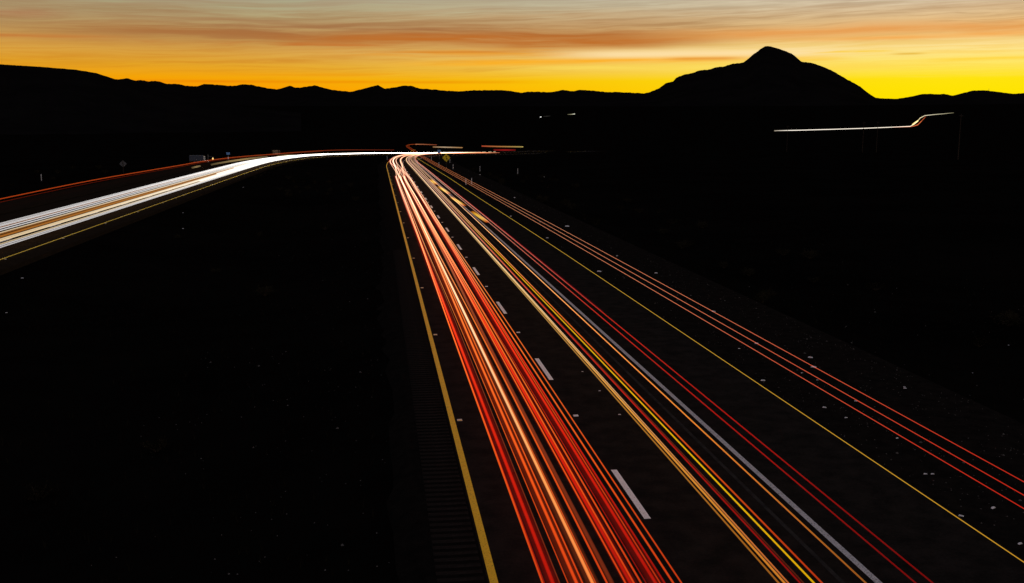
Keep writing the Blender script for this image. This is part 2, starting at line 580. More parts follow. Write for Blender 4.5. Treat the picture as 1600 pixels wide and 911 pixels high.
# milled rumble bars on the left shoulder
rb = MB()
rb.add([(-.45, -.08, 0), (.45, -.08, 0), (.45, 0, .012), (-.45, 0, .012), (.45, .08, 0), (-.45, .08, 0)], [(0, 1, 2, 3), (3, 2, 4, 5), (0, 3, 5), (1, 4, 2)])
bar = None
for k in range(200):
    s = 10 + .30 * k
    if bar is None:
        bar = rb.build('rumble_bar', M_asphalt, left_shoulder)
        o = bar
    else:
        o = bar.copy()
        COL.objects.link(o)
    o.location = (1.40, s, -.003)

# ------------------------------------------------------------------ light trails of the traffic (long exposure)
def trail(name, label, group, upts, h, s0, s1, wd, ht, cols, path=road, parent=None, cat='light trail', wig=0.0, seed=0.0, gain=1.0, step=None):
    ss = []
    s = s0
    while s < s1:
        ss.append(s)
        s += step or (3.0 if s < 120 else 5.0)
    ss.append(s1)
    cen = []
    for s in ss:
        u = interp(upts, s) if len(upts) > 1 else upts[0][1]
        if wig:
            u += wig * (2 * vnoise(s / 55 + seed * 13.7, seed * 3.1) - 1) * (.25 + .75 * sstep(50, 150, s))
        hh = h if not callable(h) else h(s)
        cen.append(path(u, s, hh))
    return sweep(name, label, group, cen, ss, wd, ht, cols, parent, cat, gain)


def sweep(name, label, group, cen, ss, wd, ht, cols, parent=None, cat='light trail', gain=1.0, soft=True, spread=112.0):
    """a lens-shaped rod of light, brightest along its spine"""
    n = 8
    vs, fs, cs = [], [], []
    for i, p in enumerate(cen):
        d = (cen[min(i + 1, len(cen) - 1)] - cen[max(i - 1, 0)]).normalized()
        e = d.cross(Vector((0, 0, 1))).normalized()
        g = e.cross(d)
        c = interp(cols, ss[i])
        k_ = (.58 + max(0, min(p.y, 360)) / spread) if spread else 1
        for k in range(n):
            t = 2 * math.pi * k / n
            vs.append(p + e * (math.cos(t) * wd * k_ * (.66 if soft else .5)) + g * (math.sin(t) * ht * k_ / 2))
            q = max(.06, abs(math.sin(t)) ** 1.4) if soft else 1.0
            cs.append(tuple(v * q for v in c))
    for i in range(len(cen) - 1):
        for k in range(n):
            fs.append((i * n + k, i * n + (k + 1) % n, (i + 1) * n + (k + 1) % n, (i + 1) * n + k))
    fs.append(tuple(range(n - 1, -1, -1)))
    fs.append(tuple(range((len(cen) - 1) * n, len(cen) * n)))
    o = mesh_obj(name, vs, fs, M_glow, parent)
    att = o.data.color_attributes.new('glow', 'FLOAT_COLOR', 'POINT')
    flat = []
    for c in cs:
        flat += [c[0] * .5 * gain, c[1] * .5 * gain, c[2] * .5 * gain, 1]
    att.data.foreach_set('color', flat)
    if parent is None:
        tag(o, label, cat, group)
    return o


ORANGE = [(12, (.62, .030, .004)), (20, (.92, .095, .008)), (40, (1.12, .23, .032)), (70, (1.3, .50, .19)), (110, (1.4, .72, .42)), (220, (1.4, .78, .52)), (300, (1.0, .38, .2)), (420, (.7, .18, .07))]
RED = [(12, (.28, .003, .001)), (22, (.62, .012, .002)), (40, (1.05, .05, .010)), (70, (1.2, .28, .10)), (110, (1.3, .55, .33)), (220, (1.3, .66, .45)), (420, (.6, .1, .05))]
CREAM = [(12, (.98, .17, .02)), (22, (1.15, .45, .12)), (40, (1.4, .98, .55)), (70, (1.35, .85, .52)), (110, (1.4, .9, .6)), (220, (1.3, .78, .55)), (420, (.7, .25, .12))]
DIM = [(12, (.16, .018, .004)), (40, (.30, .05, .015)), (70, (.5, .15, .06)), (220, (.8, .33, .18)), (420, (.4, .1, .05))]
AMBER = [(10, (.75, .20, .01)), (25, (1.1, .45, .06)), (50, (1.2, .75, .24)), (110, (1.25, .8, .42)), (300, (1.0, .6, .3)), (420, (.6, .3, .1))]
YEL = [(10, (1.1, .62, .0)), (60, (1.1, .6, .01)), (85, (1.25, .6, .2)), (120, (1.3, .8, .5)), (300, (1.1, .6, .4))]
PINK = [(10, (.22, .0, .0)), (16, (.38, .004, .003)), (24, (.75, .014, .008)), (40, (1.0, .05, .025)), (80, (1.2, .45, .30)), (140, (1.3, .75, .55)), (300, (1.3, .75, .55)), (420, (.7, .2, .1))]
ORD = ['first', 'second', 'third', 'fourth', 'fifth', 'sixth', 'seventh', 'eighth', 'ninth', 'tenth', 'eleventh', 'twelfth', 'thirteenth', 'fourteenth', 'fifteenth', 'sixteenth',
       'seventeenth', 'eighteenth', 'nineteenth', 'twentieth', 'twenty first', 'twenty second', 'twenty third', 'twenty fourth', 'twenty fifth', 'twenty sixth']
LG = 'tail light trails in the lane beside the yellow edge line'
RG = 'tail light trails in the lane beside the white edge line'
# left lane: (u near the camera, u before the bend, height, width, colours, last s, halo width, look)
left = [
    (2.57, 2.9, .90, .050, ORANGE, 520, 0, 'thin orange'), (2.66, 3.0, .86, .03, RED, 158, 0, 'thin red'), (2.76, 2.95, .90, .10, RED, 158, .26, 'broad red'), (2.97, 3.3, .85, .030, DIM, 470, 0, 'faint brown'),
    (3.06, 3.2, .9, .022, ORANGE, 480, 0, 'hair thin orange'), (3.17, 3.1, .92, .085, ORANGE, 158, .30, 'broad orange'), (3.30, 3.5, .88, .04, ORANGE, 500, 0, 'thin orange'),
    (3.45, 3.9, .92, .09, CREAM, 540, .26, 'bright cream'), (3.55, 4.3, .86, .022, ORANGE, 500, 0, 'hair thin orange'), (3.66, 4.9, .90, .055, ORANGE, 500, 0, 'orange'), (3.76, 4.2, .86, .12, DIM, 480, 0, 'faint brown'),
    (3.97, 4.2, .88, .045, ORANGE, 520, 0, 'thin orange'), (4.06, 4.1, .9, .09, RED, 158, .28, 'broad red'), (4.15, 4.3, .90, .05, ORANGE, 158, 0, 'orange'), (4.23, 5.6, .92, .05, ORANGE, 500, 0, 'orange'),
    (4.36, 4.9, .86, .018, RED, 480, 0, 'hair thin red'), (4.53, 4.3, .90, .085, RED, 500, .30, 'broad red'), (4.62, 4.8, .86, .02, ORANGE, 480, 0, 'hair thin orange'), (4.69, 5.1, .88, .05, RED, 520, 0, 'red'),
    (4.82, 5.5, .92, .055, ORANGE, 540, 0, 'orange'), (4.99, 5.2, .90, .035, ORANGE, 500, 0, 'thin orange'),
]
glow_tone = {id(ORANGE): (1.0, .07, .008), id(RED): (1.0, .012, .002), id(CREAM): (1.0, .15, .03)}
for i, (ua, ub, h, wd, cols, s1, gl, look) in enumerate(left):
    um = min((2.82, 3.42, 4.08, 4.80), key=lambda v: abs(v - ua))
    um += .38 * (ua - um)
    up = [(26, ua), (80, um), (140, um), (225, (2.95, 3.35, 3.5, 4.2, 5.1, 5.3)[(i * 5 + int(ua)) % 6])]
    o = trail('tail_light_trail', '%s tail light trail, the %s one counted from the yellow edge line' % (look, ORD[i]), LG, up, h, -15, s1, wd * .84, .045, cols, wig=.24, seed=i * 1.37 + .4)
    if gl:
        c = glow_tone[id(cols)]
        gc = [(10, tuple(.10 * v for v in c)), (40, tuple(.15 * v for v in c)), (80, tuple(.18 * v for v in c)), (160, tuple(.1 * v for v in c))]
        trail('halo', '', '', up, h, -15, min(s1, 250), gl, .08, gc, parent=o, wig=.24, seed=i * 1.37 + .4)
# right lane
right = [
    (6.57, 6.5, .90, .034, [(s_, tuple(v * .55 for v in c)) for s_, c in AMBER], 'dull gold', 540), (6.65, 6.60, .92, .046, AMBER, 'bright gold', 560), (6.75, 6.7, .88, .018, CREAM, 'hair thin cream', 540),
    (6.93, 7.0, .90, .03, [(s_, c) for s_, c in PINK if s_ > 12], 'red', 560), (7.03, 7.2, .85, .014, DIM, 'hair thin brown', 500), (7.15, 7.3, .92, .036, YEL, 'vivid yellow', 300),
    (7.23, 7.6, .98, .034, ORANGE, 'orange', 540), (8.02, 7.9, .90, .026, AMBER, 'thin amber', 540), (8.08, 8.2, .86, .014, RED, 'hair thin red', 540),
    (8.80, 8.5, .95, .018, PINK, 'deep red', 560), (9.08, 8.75, .95, .018, PINK, 'deep red', 560),
]
for i, (ua, ub, h, wd, cols, word, s1) in enumerate(right):
    fade = [(s, tuple(v * (.10 if (word in ('thin amber', 'hair thin red') and s < 16) else 1) for v in c)) for s, c in cols]
    trail('tail_light_trail', '%s tail light trail, the %s one counted from the white lane dashes' % (word, ORD[i]), RG, [(60, ua), (230, ub)], h, -15, s1, wd, .045, fade, wig=.06, seed=30 + i * 2.1)
trail('tail_light_trail', 'faint crimson tail light trail fringing the outermost red trail by the shoulder', None, [(60, 9.2), (230, 8.9)], .9, 40, 300, .06, .04,
      [(40, (.06, .0, .003)), (70, (.28, .0, .01)), (150, (.6, .04, .03)), (300, (.7, .2, .1))], wig=.05, seed=77)
# turn signal flashes
for i, (a, b) in enumerate((((673, 281), (681, 287.5)), ((686, 292), (701, 302)), ((706, 308.5), (725, 321)), ((738, 331), (761, 346.5)))):
    p, q = at_z(*a, .93), at_z(*b, .93)
    d = (q - p).length
    n = 6
    cen = [p.lerp(q, k / n) for k in range(n + 1)]
    ss = [k / n for k in range(n + 1)]
    sweep('turn_signal_flash', 'short broad amber flash among the tail light trails beside the white edge line', 'turn signal flashes', cen, ss, .26, .09,
          [(0, (.5, .12, .0)), (.3, (1.0, .55, .05)), (.7, (1.0, .6, .12)), (1, (.6, .08, .0))], cat='light trail')
# marker lamps of a tall lorry: three at roof height, one half way up its flank
ROOF = [(5, (.85, .012, .006)), (11, (1.0, .03, .012)), (16, (1.2, .16, .07)), (25, (1.25, .36, .18)), (50, (1.25, .48, .24)), (100, (1.15, .34, .12)), (200, (.8, .10, .02)), (300, (.6, .10, .02))]
for u, word in ((7.32, 'the one closest to the yellow trail'), (7.59, 'the middle one'), (7.88, 'the one farthest from the yellow trail')):
    trail('marker_light_trail', 'thin red light trail of three over the gravel, %s' % word, 'three roof marker light trails', [(20, u), (160, u - .9), (230, u - .7)], 4.15, -15, 318, .015, .014, ROOF)
trail('marker_light_trail', 'thin straight yellow light trail over the edge of the paved shoulder', None, [(40, 8.69), (100, 8.4), (200, 7.7)], 2.6, -15, 300, .018, .016,
      [(5, (1.0, .48, .03)), (40, (.95, .55, .06)), (120, (.95, .6, .05)), (300, (.7, .4, .05))])
trail('marker_light_trail', 'orange light trail where the road bends away, above the white trails', None, [(300, 6.9), (600, 7.3)], 4.15, 318, 395, .09, .06, [(318, (1.0, .35, .15)), (395, (.5, .1, .04))])
trail('marker_light_trail', 'pale amber light trail just above the white trails beyond the bend', None, [(300, 6.9), (600, 7.3)], 3.3, 385, 470, .10, .10, [(385, (.6, .3, .12)), (420, (1.1, .8, .5)), (470, (.9, .45, .15))])
trail('marker_light_trail', 'amber and red light trail standing alone beyond the bend', None, [(300, 6.9), (600, 7.3)], 4.3, 522, 622, .12, .14, [(522, (.9, .12, .05)), (560, (1.0, .35, .1)), (622, (1.0, .75, .2))])
trail('tail_light_trail', 'short dim red light trail under the lone amber trail beyond the bend', None, [(300, 6.9), (600, 7.3)], 2.4, 552, 604, .12, .2, [(552, (.3, .01, .01)), (580, (.6, .02, .02)), (604, (.25, .01, .01))])

# opposite carriageway: head lights
WHITE = [(40, (1.2, 1.14, 1.14)), (120, (1.45, 1.38, 1.35)), (200, (2.0, 1.9, 1.8)), (500, (2.2, 2.0, 1.8)), (600, (1.4, 1.1, .8)), (640, (.8, .6, .4))]
WARM = [(40, (1.15, .85, .45)), (90, (1.3, 1.0, .62)), (160, (1.7, 1.45, 1.1)), (300, (2.2, 2.0, 1.7)), (560, (1.6, 1.3, .9)), (630, (.9, .6, .4))]
BROWN = [(40, (.42, .13, .012)), (120, (.45, .17, .03)), (200, (.4, .2, .07)), (280, (.3, .2, .1))]
HG = 'head light trails on the opposite carriageway'
opp = [(-24.62, .72, .05, WHITE, 40, 300, 'thin white'), (-24.95, .72, .07, WHITE, 40, 600, 'white'), (-25.35, .70, .07, WARM, 40, 640, 'warm white'), (-25.5, .78, .14, WHITE, 150, 330, 'far off white'),
       (-25.9, .75, .20, WARM, 40, 640, 'bright cream'), (-26.3, .75, .15, WARM, 40, 600, 'warm white'), (-26.75, .80, .42, BROWN, 40, 280, 'broad brown'), (-26.9, .72, .14, WHITE, 175, 610, 'far off white'),
       (-27.4, .8, .12, BROWN, 40, 260, 'brown'), (-27.5, .7, .12, WHITE, 200, 600, 'far off white'), (-28.0, .72, .10, WARM, 40, 630, 'warm white'), (-28.7, .70, .09, WHITE, 40, 600, 'white'),
       (-29.2, .72, .07, WHITE, 40, 640, 'white'), (-29.6, .70, .03, BROWN, 40, 200, 'thin brown'), (-29.9, .70, .05, WHITE, 40, 610, 'white'), (-30.3, .70, .035, WHITE, 40, 600, 'thin white'), (-30.65, .72, .035, WHITE, 40, 630, 'thin white')]
for i, (u, h, wd, cols, s0, s1, word) in enumerate(opp):
    trail('head_light_trail', '%s head light trail on the opposite carriageway, %s from the median' % (word, ORD[i]), HG, [(0, u)], h, s0, s1, wd * .85, .056, cols, wig=.10, seed=50 + i * 1.9)
for i, (s0, s1) in enumerate(((646, 652), (658, 663), (668, 671))):
    trail('head_light_trail', 'tiny broken end of the white head light trails beyond the diamond sign', 'broken ends of the white trails', [(0, -26.5)], .7, s0, s1, .12, .12, [(s0, (1.0, .8, .5)), (s1, (.8, .6, .35))])
for i, (u, s0, s1) in enumerate(((-36.2, 205, 213), (-35.2, 222, 296), (-34.6, 310, 335), (-34.4, 352, 420))):
    trail('head_light_trail', 'short pale yellow light trail between the white trails and the red trail', 'short pale light trails', [(0, u)], .6, s0, s1, .18, .12,
          [(s0, (.2, .14, .06)), ((s0 + s1) / 2, (.8, .55, .22)), (s1, (.25, .18, .09))])
# side road beyond
SIDE = [(60, (.95, .10, .01)), (200, (.85, .11, .02)), (300, (.7, .1, .02)), (480, (.35, .05, .02))]
trail('tail_light_trail', 'long red orange light trail along the side road beyond the opposite carriageway', None, [(80, -39.2), (150, -40.6), (215, -39.2)], lambda s: .95 + 1.2 * sstep(300, 450, s), 60, 520, .07, .055, SIDE)
trail('tail_light_trail', 'dim red light trail directly beneath the long red orange trail', None, [(80, -38.8), (150, -40.2), (215, -39)], lambda s: .7 + 1.2 * sstep(300, 450, s), 60, 400, .03, .03, [(60, (.25, .02, .004)), (400, (.2, .02, .004))])


# far road climbing the slope below the conical mountain
def far_trail(name, label, pix, wd, cols, lift=.8, ht=None):
    P = [at_ground(*p) + Vector((0, 0, lift)) for p in pix]
    cen, ss = [], []
    for i in range(len(P) - 1):
        for k in range(6):
            cen.append(P[i].lerp(P[i + 1], k / 6))
            ss.append(i + k / 6)
    cen.append(P[-1])
    ss.append(len(P) - 1.0)
    return sweep(name, label, None, cen, ss, wd, ht or wd * .6, cols, soft=False, spread=0)


FARPIX = [(1210, 205.2), (1250, 204.4), (1300, 203.0), (1350, 201.4), (1400, 199.4), (1422, 198.3), (1428, 195), (1433, 191), (1438, 185), (1445, 181.5), (1460, 179.7), (1474, 178.6), (1490, 177)]
vs = []
for p in FARPIX:
    q = at_ground(*p)
    vs += [q + Vector((-5, 0, .6)), q + Vector((5, 0, .6)), q + Vector((-8, 0, -4)), q + Vector((8, 0, -4))]
fs = []
for i in range(len(FARPIX) - 1):
    a, b = 4 * i, 4 * i + 4
    fs += [(a, a + 1, b + 1, b), (a + 2, a, b, b + 2), (a + 1, a + 3, b + 3, b + 1)]
tag(mesh_obj('road', vs, fs, M_asphalt_old), 'distant road climbing the slope below the conical mountain', None, None, 'structure')
far_trail('head_light_trail', 'thin white light trail far off that runs level, then climbs the slope', FARPIX, 1.6,
          [(0, (.35, .3, .22)), (.6, (1.2, 1.1, .95)), (5, (1.3, 1.15, .9)), (6, (1.8, 1.5, .8)), (7.5, (1.8, 1.5, .8)), (9, (1.1, 1.0, .7)), (11, (.6, .55, .35)), (12, (.2, .18, .1))], ht=3.0)
far_trail('tail_light_trail', 'short red light trail beside the climbing white trail far off', [(1395, 199.8), (1425, 198.6), (1434, 195.5), (1440, 189.5), (1446.5, 182.5)], 1.6,
          [(0, (.3, .05, .02)), (1, (.8, .18, .06)), (3, (.8, .16, .05)), (4, (.25, .03, .01))], ht=2.4)
far_trail('head_light_trail', 'bright short flare on the climbing part of the distant white trail', [(1426, 195.8), (1430, 193), (1434, 190)], 3.5, [(0, (.8, .6, .2)), (1, (1.6, 1.2, .5)), (2, (.8, .6, .2))], 2.0, ht=6.0)
far_trail('head_light', 'single tiny white light on the dark plain', [(844.0, 183.6), (845.6, 183.3)], 2.2, [(0, (1.0, 1.0, .95)), (1, (1.0, 1.0, .95))], 1.0, ht=4.0)
far_trail('head_light_trail', 'tiny pale light streak on the dark plain', [(887, 179.6), (893, 179.3), (898, 178.7)], 2.0, [(0, (.10, .09, .05)), (1, (.35, .33, .2)), (2, (1.0, 1.0, .8))], 1.0, ht=3.6)
far_trail('head_light_trail', 'very faint light streak between the two tiny lights on the dark plain', [(849, 182.6), (860, 182.0)], 2.0, [(0, (.012, .011, .01)), (.5, (.03, .028, .025)), (1, (.012, .011, .01))], 1.0, ht=3.0)

# ------------------------------------------------------------------ raised pavement markers
def marker_proto(refl):
    o = empty('road_marker', (0, 0, 0))
    b = MB()
    b.add([(-.05, -.05, 0), (.05, -.05, 0), (.05, .05, 0), (-.05, .05, 0), (-.045, -.025, .018), (.045, -.025, .018), (.045, .025, .018), (-.045, .025, .018)],
          [(3, 2, 1, 0), (4, 5, 6, 7), (0, 1, 5, 4), (1, 2, 6, 5), (2, 3, 7, 6), (3, 0, 4, 7)])
    b.build('body', M_marker, o)
    r = MB()
    r.add([(-.042, -.0475, .004), (.042, -.0475, .004), (.040, -.03, .0185), (-.040, -.03, .0185)], [(0, 1, 2, 3)])
    r.build('reflector', refl, o)
    return o


pW, pY = marker_proto(M_reflW), marker_proto(M_reflY)
first = {}
for proto, u, label, group, n in ((pY, 2.24, 'small raised reflective marker on the asphalt beside the yellow edge line', 'raised markers along the yellow edge line', 26),
                                  (pW, 5.71, 'small raised reflective marker between the white lane dashes', 'raised markers between the lane dashes', 26),
                                  (pY, -24.15, 'small raised marker beside the edge line of the opposite carriageway', 'raised markers on the opposite carriageway', 20)):
    for k in range(n):
        s = 15.9 + 12.3 * k + (40 if u < 0 else 0)
        if id(proto) in first:
            o = copy_tree(proto)
        else:
            o = proto
            first[id(proto)] = 1
        p = road(u, s, .001)
        o.location = p
        o.scale = (1.5, 1.5, 1.5)
        o.rotation_euler.z = -max(0, (s - S0) / RAD)
        tag(o, label, 'road marker', group)

# ------------------------------------------------------------------ delineator posts
def post_proto(h):
    o = empty('marker_post', (0, 0, 0))
    b = MB()
    b.add([(-.05, -.012, -.3), (.05, -.012, -.3), (.05, .012, -.3), (-.05, .012, -.3), (-.05, -.012, h), (.05, -.012, h), (.05, .012, h), (-.05, .012, h), (0, -.012, h + .05), (0, .012, h + .05)],
          [(3, 2, 1, 0), (0, 1, 5, 8, 4), (1, 2, 6, 5), (2, 3, 7, 9, 6), (3, 0, 4, 7), (4, 8, 9, 7), (8, 5, 6, 9)])
    b.build('post', M_plastic, o)
    r = MB()
    r.box(-.042, .042, -.02, -.0125, h - .30, h - .02)
    r.build('reflector', M_reflW, o)
    return o


pp = post_proto(1.15)
used = False
posts = [((728, 291.5), 'white marker post on the gravel shoulder, the left of a close pair', None), ((737, 290.5), 'white marker post on the gravel shoulder, the right of a close pair', None)]
posts += [(p, 'slim white marker post beyond the gravel shoulder near the yellow diamond sign', 'marker posts near the diamond sign') for p in ((686, 262), (674, 252), (703, 256), (708, 266))]
posts += [(p, 'slim white marker post standing alone on the dark ground far right of the road', 'marker posts off the road') for p in ((750, 268), (809, 272))]
posts += [((605, 250), 'slim white marker post in the median where the trails cross', None), ((65, 283), 'slim white marker post on the dark ground beyond the side road', None)]
for p, label, group in posts:
    g = at_ground(*p)
    o = copy_tree(pp) if used else pp
    used = True
    o.location = (g.x, g.y, g.z)
    tag(o, label, 'marker post', group)

# ------------------------------------------------------------------ signs
def diamond(r, rc=.06):
    pts = []
    for k in range(4):
        a = math.pi / 2 * k
        for t in (-.12, .12):
            pts.append((r * math.cos(a) * (1 - rc) - r * rc * 1.0 * math.sin(a) * (t / .12), r * math.sin(a) * (1 - rc) + r * rc * math.cos(a) * (t / .12)))
    return pts


g = at_ground(692, 262)
g = Vector((13.4, 196, ground_z(13.4, 196)))
sg = empty('warning_sign', g)
cz = HC - (246 - 198) * 196 / 1590 - g.z
b = MB()
b.box(-.05, .05, .03, .13, -.4, cz + .5)
b.build('post', M_wood, sg)
b = MB()
b.prism([(x, cz + z) for x, z in diamond(.82)], 0, .02)
pl = b.build('plate', M_signY, sg)
b = MB()
for k in range(4):
    a0, a1 = math.pi / 2 * k, math.pi / 2 * (k + 1)
    o0, o1 = .76, .72
    b.add([(o0 * math.cos(a0), -.004, cz + o0 * math.sin(a0)), (o0 * math.cos(a1), -.004, cz + o0 * math.sin(a1)), (o1 * math.cos(a1), -.004, cz + o1 * math.sin(a1)), (o1 * math.cos(a0), -.004, cz + o1 * math.sin(a0))], [(0, 1, 2, 3)])
b.build('border', M_black, pl)
b = MB()      # arrow with a branch joining its stem
for quad in ([(-.05, -.42), (.05, -.42), (.05, .18), (-.05, .18)], [(.05, -.02), (.05, -.16), (.20, -.30), (.27, -.23)], [(.19, -.29), (.29, -.29), (.29, -.42), (.19, -.42)]):
    b.add([(x, -.004, cz + z) for x, z in quad], [(0, 1, 2, 3)])
b.add([(-.17, -.004, cz + .16), (.17, -.004, cz + .16), (0, -.004, cz + .46)], [(0, 1, 2)])
b.build('arrow_symbol', M_black, pl)
tag(sg, 'yellow diamond warning sign with a black merging arrow beside the road', 'sign')


def plate_sign(name, loc, w, z0, z1, mat, label, posts=1, postm=None, back=False):
    o = empty(name, loc)
    b = MB()
    b.box(-w / 2, w / 2, 0, .025, z0, z1)
    b.build('plate', mat, o, bevel=.01)
    for k in range(posts):
        x = 0 if posts == 1 else (-w * .42 + w * .84 * k / (posts - 1))
        b = MB()
        b.box(x - .05, x + .05, (-.10 if back else .027), (-.002 if back else .12), -.4, z1 + (.3 if posts > 1 else .05))
        b.build('post', postm or M_steel, o)
    return tag(o, label, 'sign')


p = road(15.0, 286)
zb = HC - (236.5 - 198) * 285 / 1590
gz = ground_z(p.x, p.y)
plate_sign('road_sign', (p.x, p.y, gz), .9, zb - gz - .45, zb - gz + .5, M_blue, 'small blue road sign just above the yellow diamond sign')
# grey back of a diamond sign beyond the side road
g = at_ground(193, 270)
sb = empty('warning_sign', g)
cz = HC - (257 - 198) * 197 / 1590 - g.z
b = MB()
b.prism([(x, cz + z) for x, z in diamond(.72)], 0, .02)
b.build('plate', M_steel, sb)
b = MB()
b.box(-.05, .05, -.11, -.003, -.4, cz + .55)
b.build('post', M_wood, sb)
tag(sb, 'dull grey back of a diamond sign beyond the side road', 'sign')
# large board on two posts, seen from behind
p = road(-44.5, 352)
gz = ground_z(p.x, p.y)
dd = math.hypot(p.x, p.y)
cz = HC - (236.3 - 198) * dd / 1590 - gz
bo = empty('board_sign', (p.x, p.y, gz))
for k in range(4):
    b = MB()
    z = cz - .72 + k * .37
    b.box(-1.2, 1.2, .0, .03, z, z + .33)
    b.build('panel', M_board, bo)
for x in (-1.5, -.75, .75, 1.5):
    b = MB()
    b.box(x - .07, x + .07, -.14, -.003, -.5, cz + .85)
    b.build('post', M_wood, bo)
b = MB()
b.box(-1.5, 1.5, -.19, -.142, cz + .1, cz + .22)
b.build('rail', M_wood, bo)
tag(bo, 'brown backed board sign on posts, cut by the red trail beyond the opposite carriageway', 'sign')
# slim blue sign with a white marker below it
g = at_ground(357, 253)
sm = plate_sign('road_sign', g, .9, 1.9, 2.5, M_blue, 'small dark blue sign on a pole beyond the side road beside the trailer')
b = MB()
b.box(-.14, .14, -.02, -.002, .75, 1.35)
b.build('marker_plate', M_plastic, sm)

# parked box trailer and a lit lamp post beyond the side road
g = at_ground(309, 255)
tr = empty('parked_trailer', g, R(4))
b = MB()
b.box(-2.0, 1.55, -.9, .9, .62, 2.0)
b.build('box_body', M_grey, tr, bevel=.04)
b = MB()
b.box(-2.05, 2.5, -.7, .7, .48, .615)
b.build('chassis', M_steel, tr)
for x in (-.7, .15):
    for y in (-.88, .88):
        wmb = MB()
        wmb.tube((x, y - .1, .34), (x, y + .1, .34), .34, .34, 16)
        wh = wmb.build('wheel', M_rubber, tr)
        rm = MB()
        sgn = -1 if y < 0 else 1
        rm.tube((x, y + sgn * .1, .34), (x, y + sgn * .112, .34), .19, .17, 12)
        rm.build('rim', M_steel, wh)
b = MB()
b.box(1.557, 1.9, -.45, .45, .62, 1.75)
b.build('front_locker', M_plastic, tr, bevel=.03)
b = MB()
b.tube((2.4, 0, 0), (2.4, 0, .9), .05, .05)
b.build('jack_leg', M_steel, tr)
tag(tr, 'grey box trailer with a white front locker parked beyond the side road', 'trailer')

g = at_ground(333, 256)
lp = empty('lamp_post', g)
dd = math.hypot(g.x, g.y)
lz = HC - (244.8 - 198) * dd / 1590 - g.z
b = MB()
b.tube((-1.15, 0, -.3), (-1.15, 0, lz + 1.0), .09, .07)
b.tube((-1.15, 0, lz + .55), (-.05, 0, lz + .35), .04, .035)
b.build('pole', M_steel, lp)
b = MB()
b.box(-.25, .25, -.16, .16, lz + .22, lz + .36)
b.build('lamp_housing', M_steel, lp, bevel=.02)
sweep('lamp_glass', '', '', [Vector((-.02, 0, lz - .35)), Vector((0, 0, lz)), Vector((.0, 0, lz + .215))], [0, 1, 2], .34, .34, [(0, (.7, .35, .08)), (1, (1.6, 1.0, .35)), (2, (1.2, .7, .2))], parent=lp, soft=False, spread=0)
tag(lp, 'lamp post with a warm lit lamp beside the grey trailer', 'lamp post')

# utility poles on the plain, and the mast on the far range
for i, (px, top, d) in enumerate(((1502, 178, 430), (1350, 190, 620), (1372, 189, 680), (1231, 196, 720))):
    r_ = ray(px, top)
    k = d / math.hypot(r_.x, r_.y)
    x, y, zt = r_.x * k, r_.y * k, HC + r_.z * k
    gz = ground_z(x, y)
    po = empty('utility_pole', (x, y, gz), R(20))
    b = MB()
    b.tube((0, 0, -.5), (0, 0, zt - gz), .16, .10)
    b.build('pole', M_wood, po)
    b = MB()
    b.box(-1.2, 1.2, -.16, -.06, zt - gz - .9, zt - gz - .78)
    b.build('crossarm', M_wood, po)
    for xx in (-1.1, -.5, .5, 1.1):
        b = MB()
        b.tube((xx, -.11, zt - gz - .78), (xx, -.11, zt - gz - .6), .035, .05, 6)
        b.build('insulator', M_steel, po)
    tag(po, 'wooden utility pole with a crossarm on the dark plain', 'utility pole', 'utility poles on the plain')
r_ = ray(1545, 141.3)
k = 10380 / math.hypot(r_.x, r_.y)
ma = empty('mast', (r_.x * k, r_.y * k, HC + r_.z * k - 6))
b = MB()
b.tube((0, 0, -2), (0, 0, 24), 1.6, .7)
b.build('pole', M_steel, ma)
b = MB()
b.box(-5, 5, -.4, .4, 17, 18.2)
b.build('arm', M_steel, ma)
tag(ma, 'tiny mast standing on the low range beside the conical mountain', 'mast')

# ------------------------------------------------------------------ litter and stones on the shoulder
lit = MB()
lit.add([(-.16, -.05, 0), (.15, -.07, 0), (.17, .06, .01), (-.14, .07, 0), (-.12, -.03, .06), (.02, -.05, .085), (.13, .03, .05), (-.08, .05, .07)],
        [(3, 2, 1, 0), (4, 5, 6, 7), (0, 1, 5, 4), (1, 2, 6, 5), (2, 3, 7, 6), (3, 0, 4, 7)])
lo = None
for (px, py, sc) in ((886, 354, 1.9), (855, 372, 1.0), (804, 309, 1.2), (798, 338, 1.0), (844, 347, .9), (1025, 427, 1.0), (936, 424.5, 1.3), (964, 400, .7), (1115, 487, .9), (1182, 537, .8), (1266, 559, .9), (1271, 574, 1.0),
                     (1192, 595, .8), (1155, 545, .5), (1337, 627, .5), (1288, 637, .6), (1322, 653, .5), (1402, 685, .5), (1446, 741, .5), (1457, 741, .45), (1552, 794, .7), (1500, 823, .6), (1594, 850, .6), (1414, 607, .5), (1413, 605, .4), (1520, 584, .5), (1576, 541, .6), (1253, 583, .4), (1277, 594, .4),
                     (910, 581, .35), (937, 611, .4), (968, 648, .4), (35, 436, .8), (286, 358, .9), (286, 333, .8), (380, 293, .9), (10, 490, .5), (850, 277, 1.2), (750, 273, 1.3)):
    p = at_ground(px, py, 8) if (px > 1000 or px < 600 or py < 300) else at_z(px, py, 0)
    u, s = unroad(p.x, p.y)
    z = 0 if .3 < u < 12.6 else (-.03 if 12.6 <= u < 18.5 else p.z)
    if 12.6 <= at_z(px, py, -.03).x < 18.5 and p.y < 215:
        p = at_z(px, py, -.03)
        z = -.03
    if lo is None:
        lo = lit.build('paper_scrap', M_litter)
        o = lo
    else:
        o = lo.copy()
        COL.objects.link(o)
    o.location = (p.x, p.y, z + .004)
    o.scale = (sc * .62, sc * .62, sc * .62)
    o.rotation_euler.z = random.uniform(-.6, .6)
    tag(o, 'small pale scrap of paper lying on the dark ground', 'scrap', 'pale paper scraps')

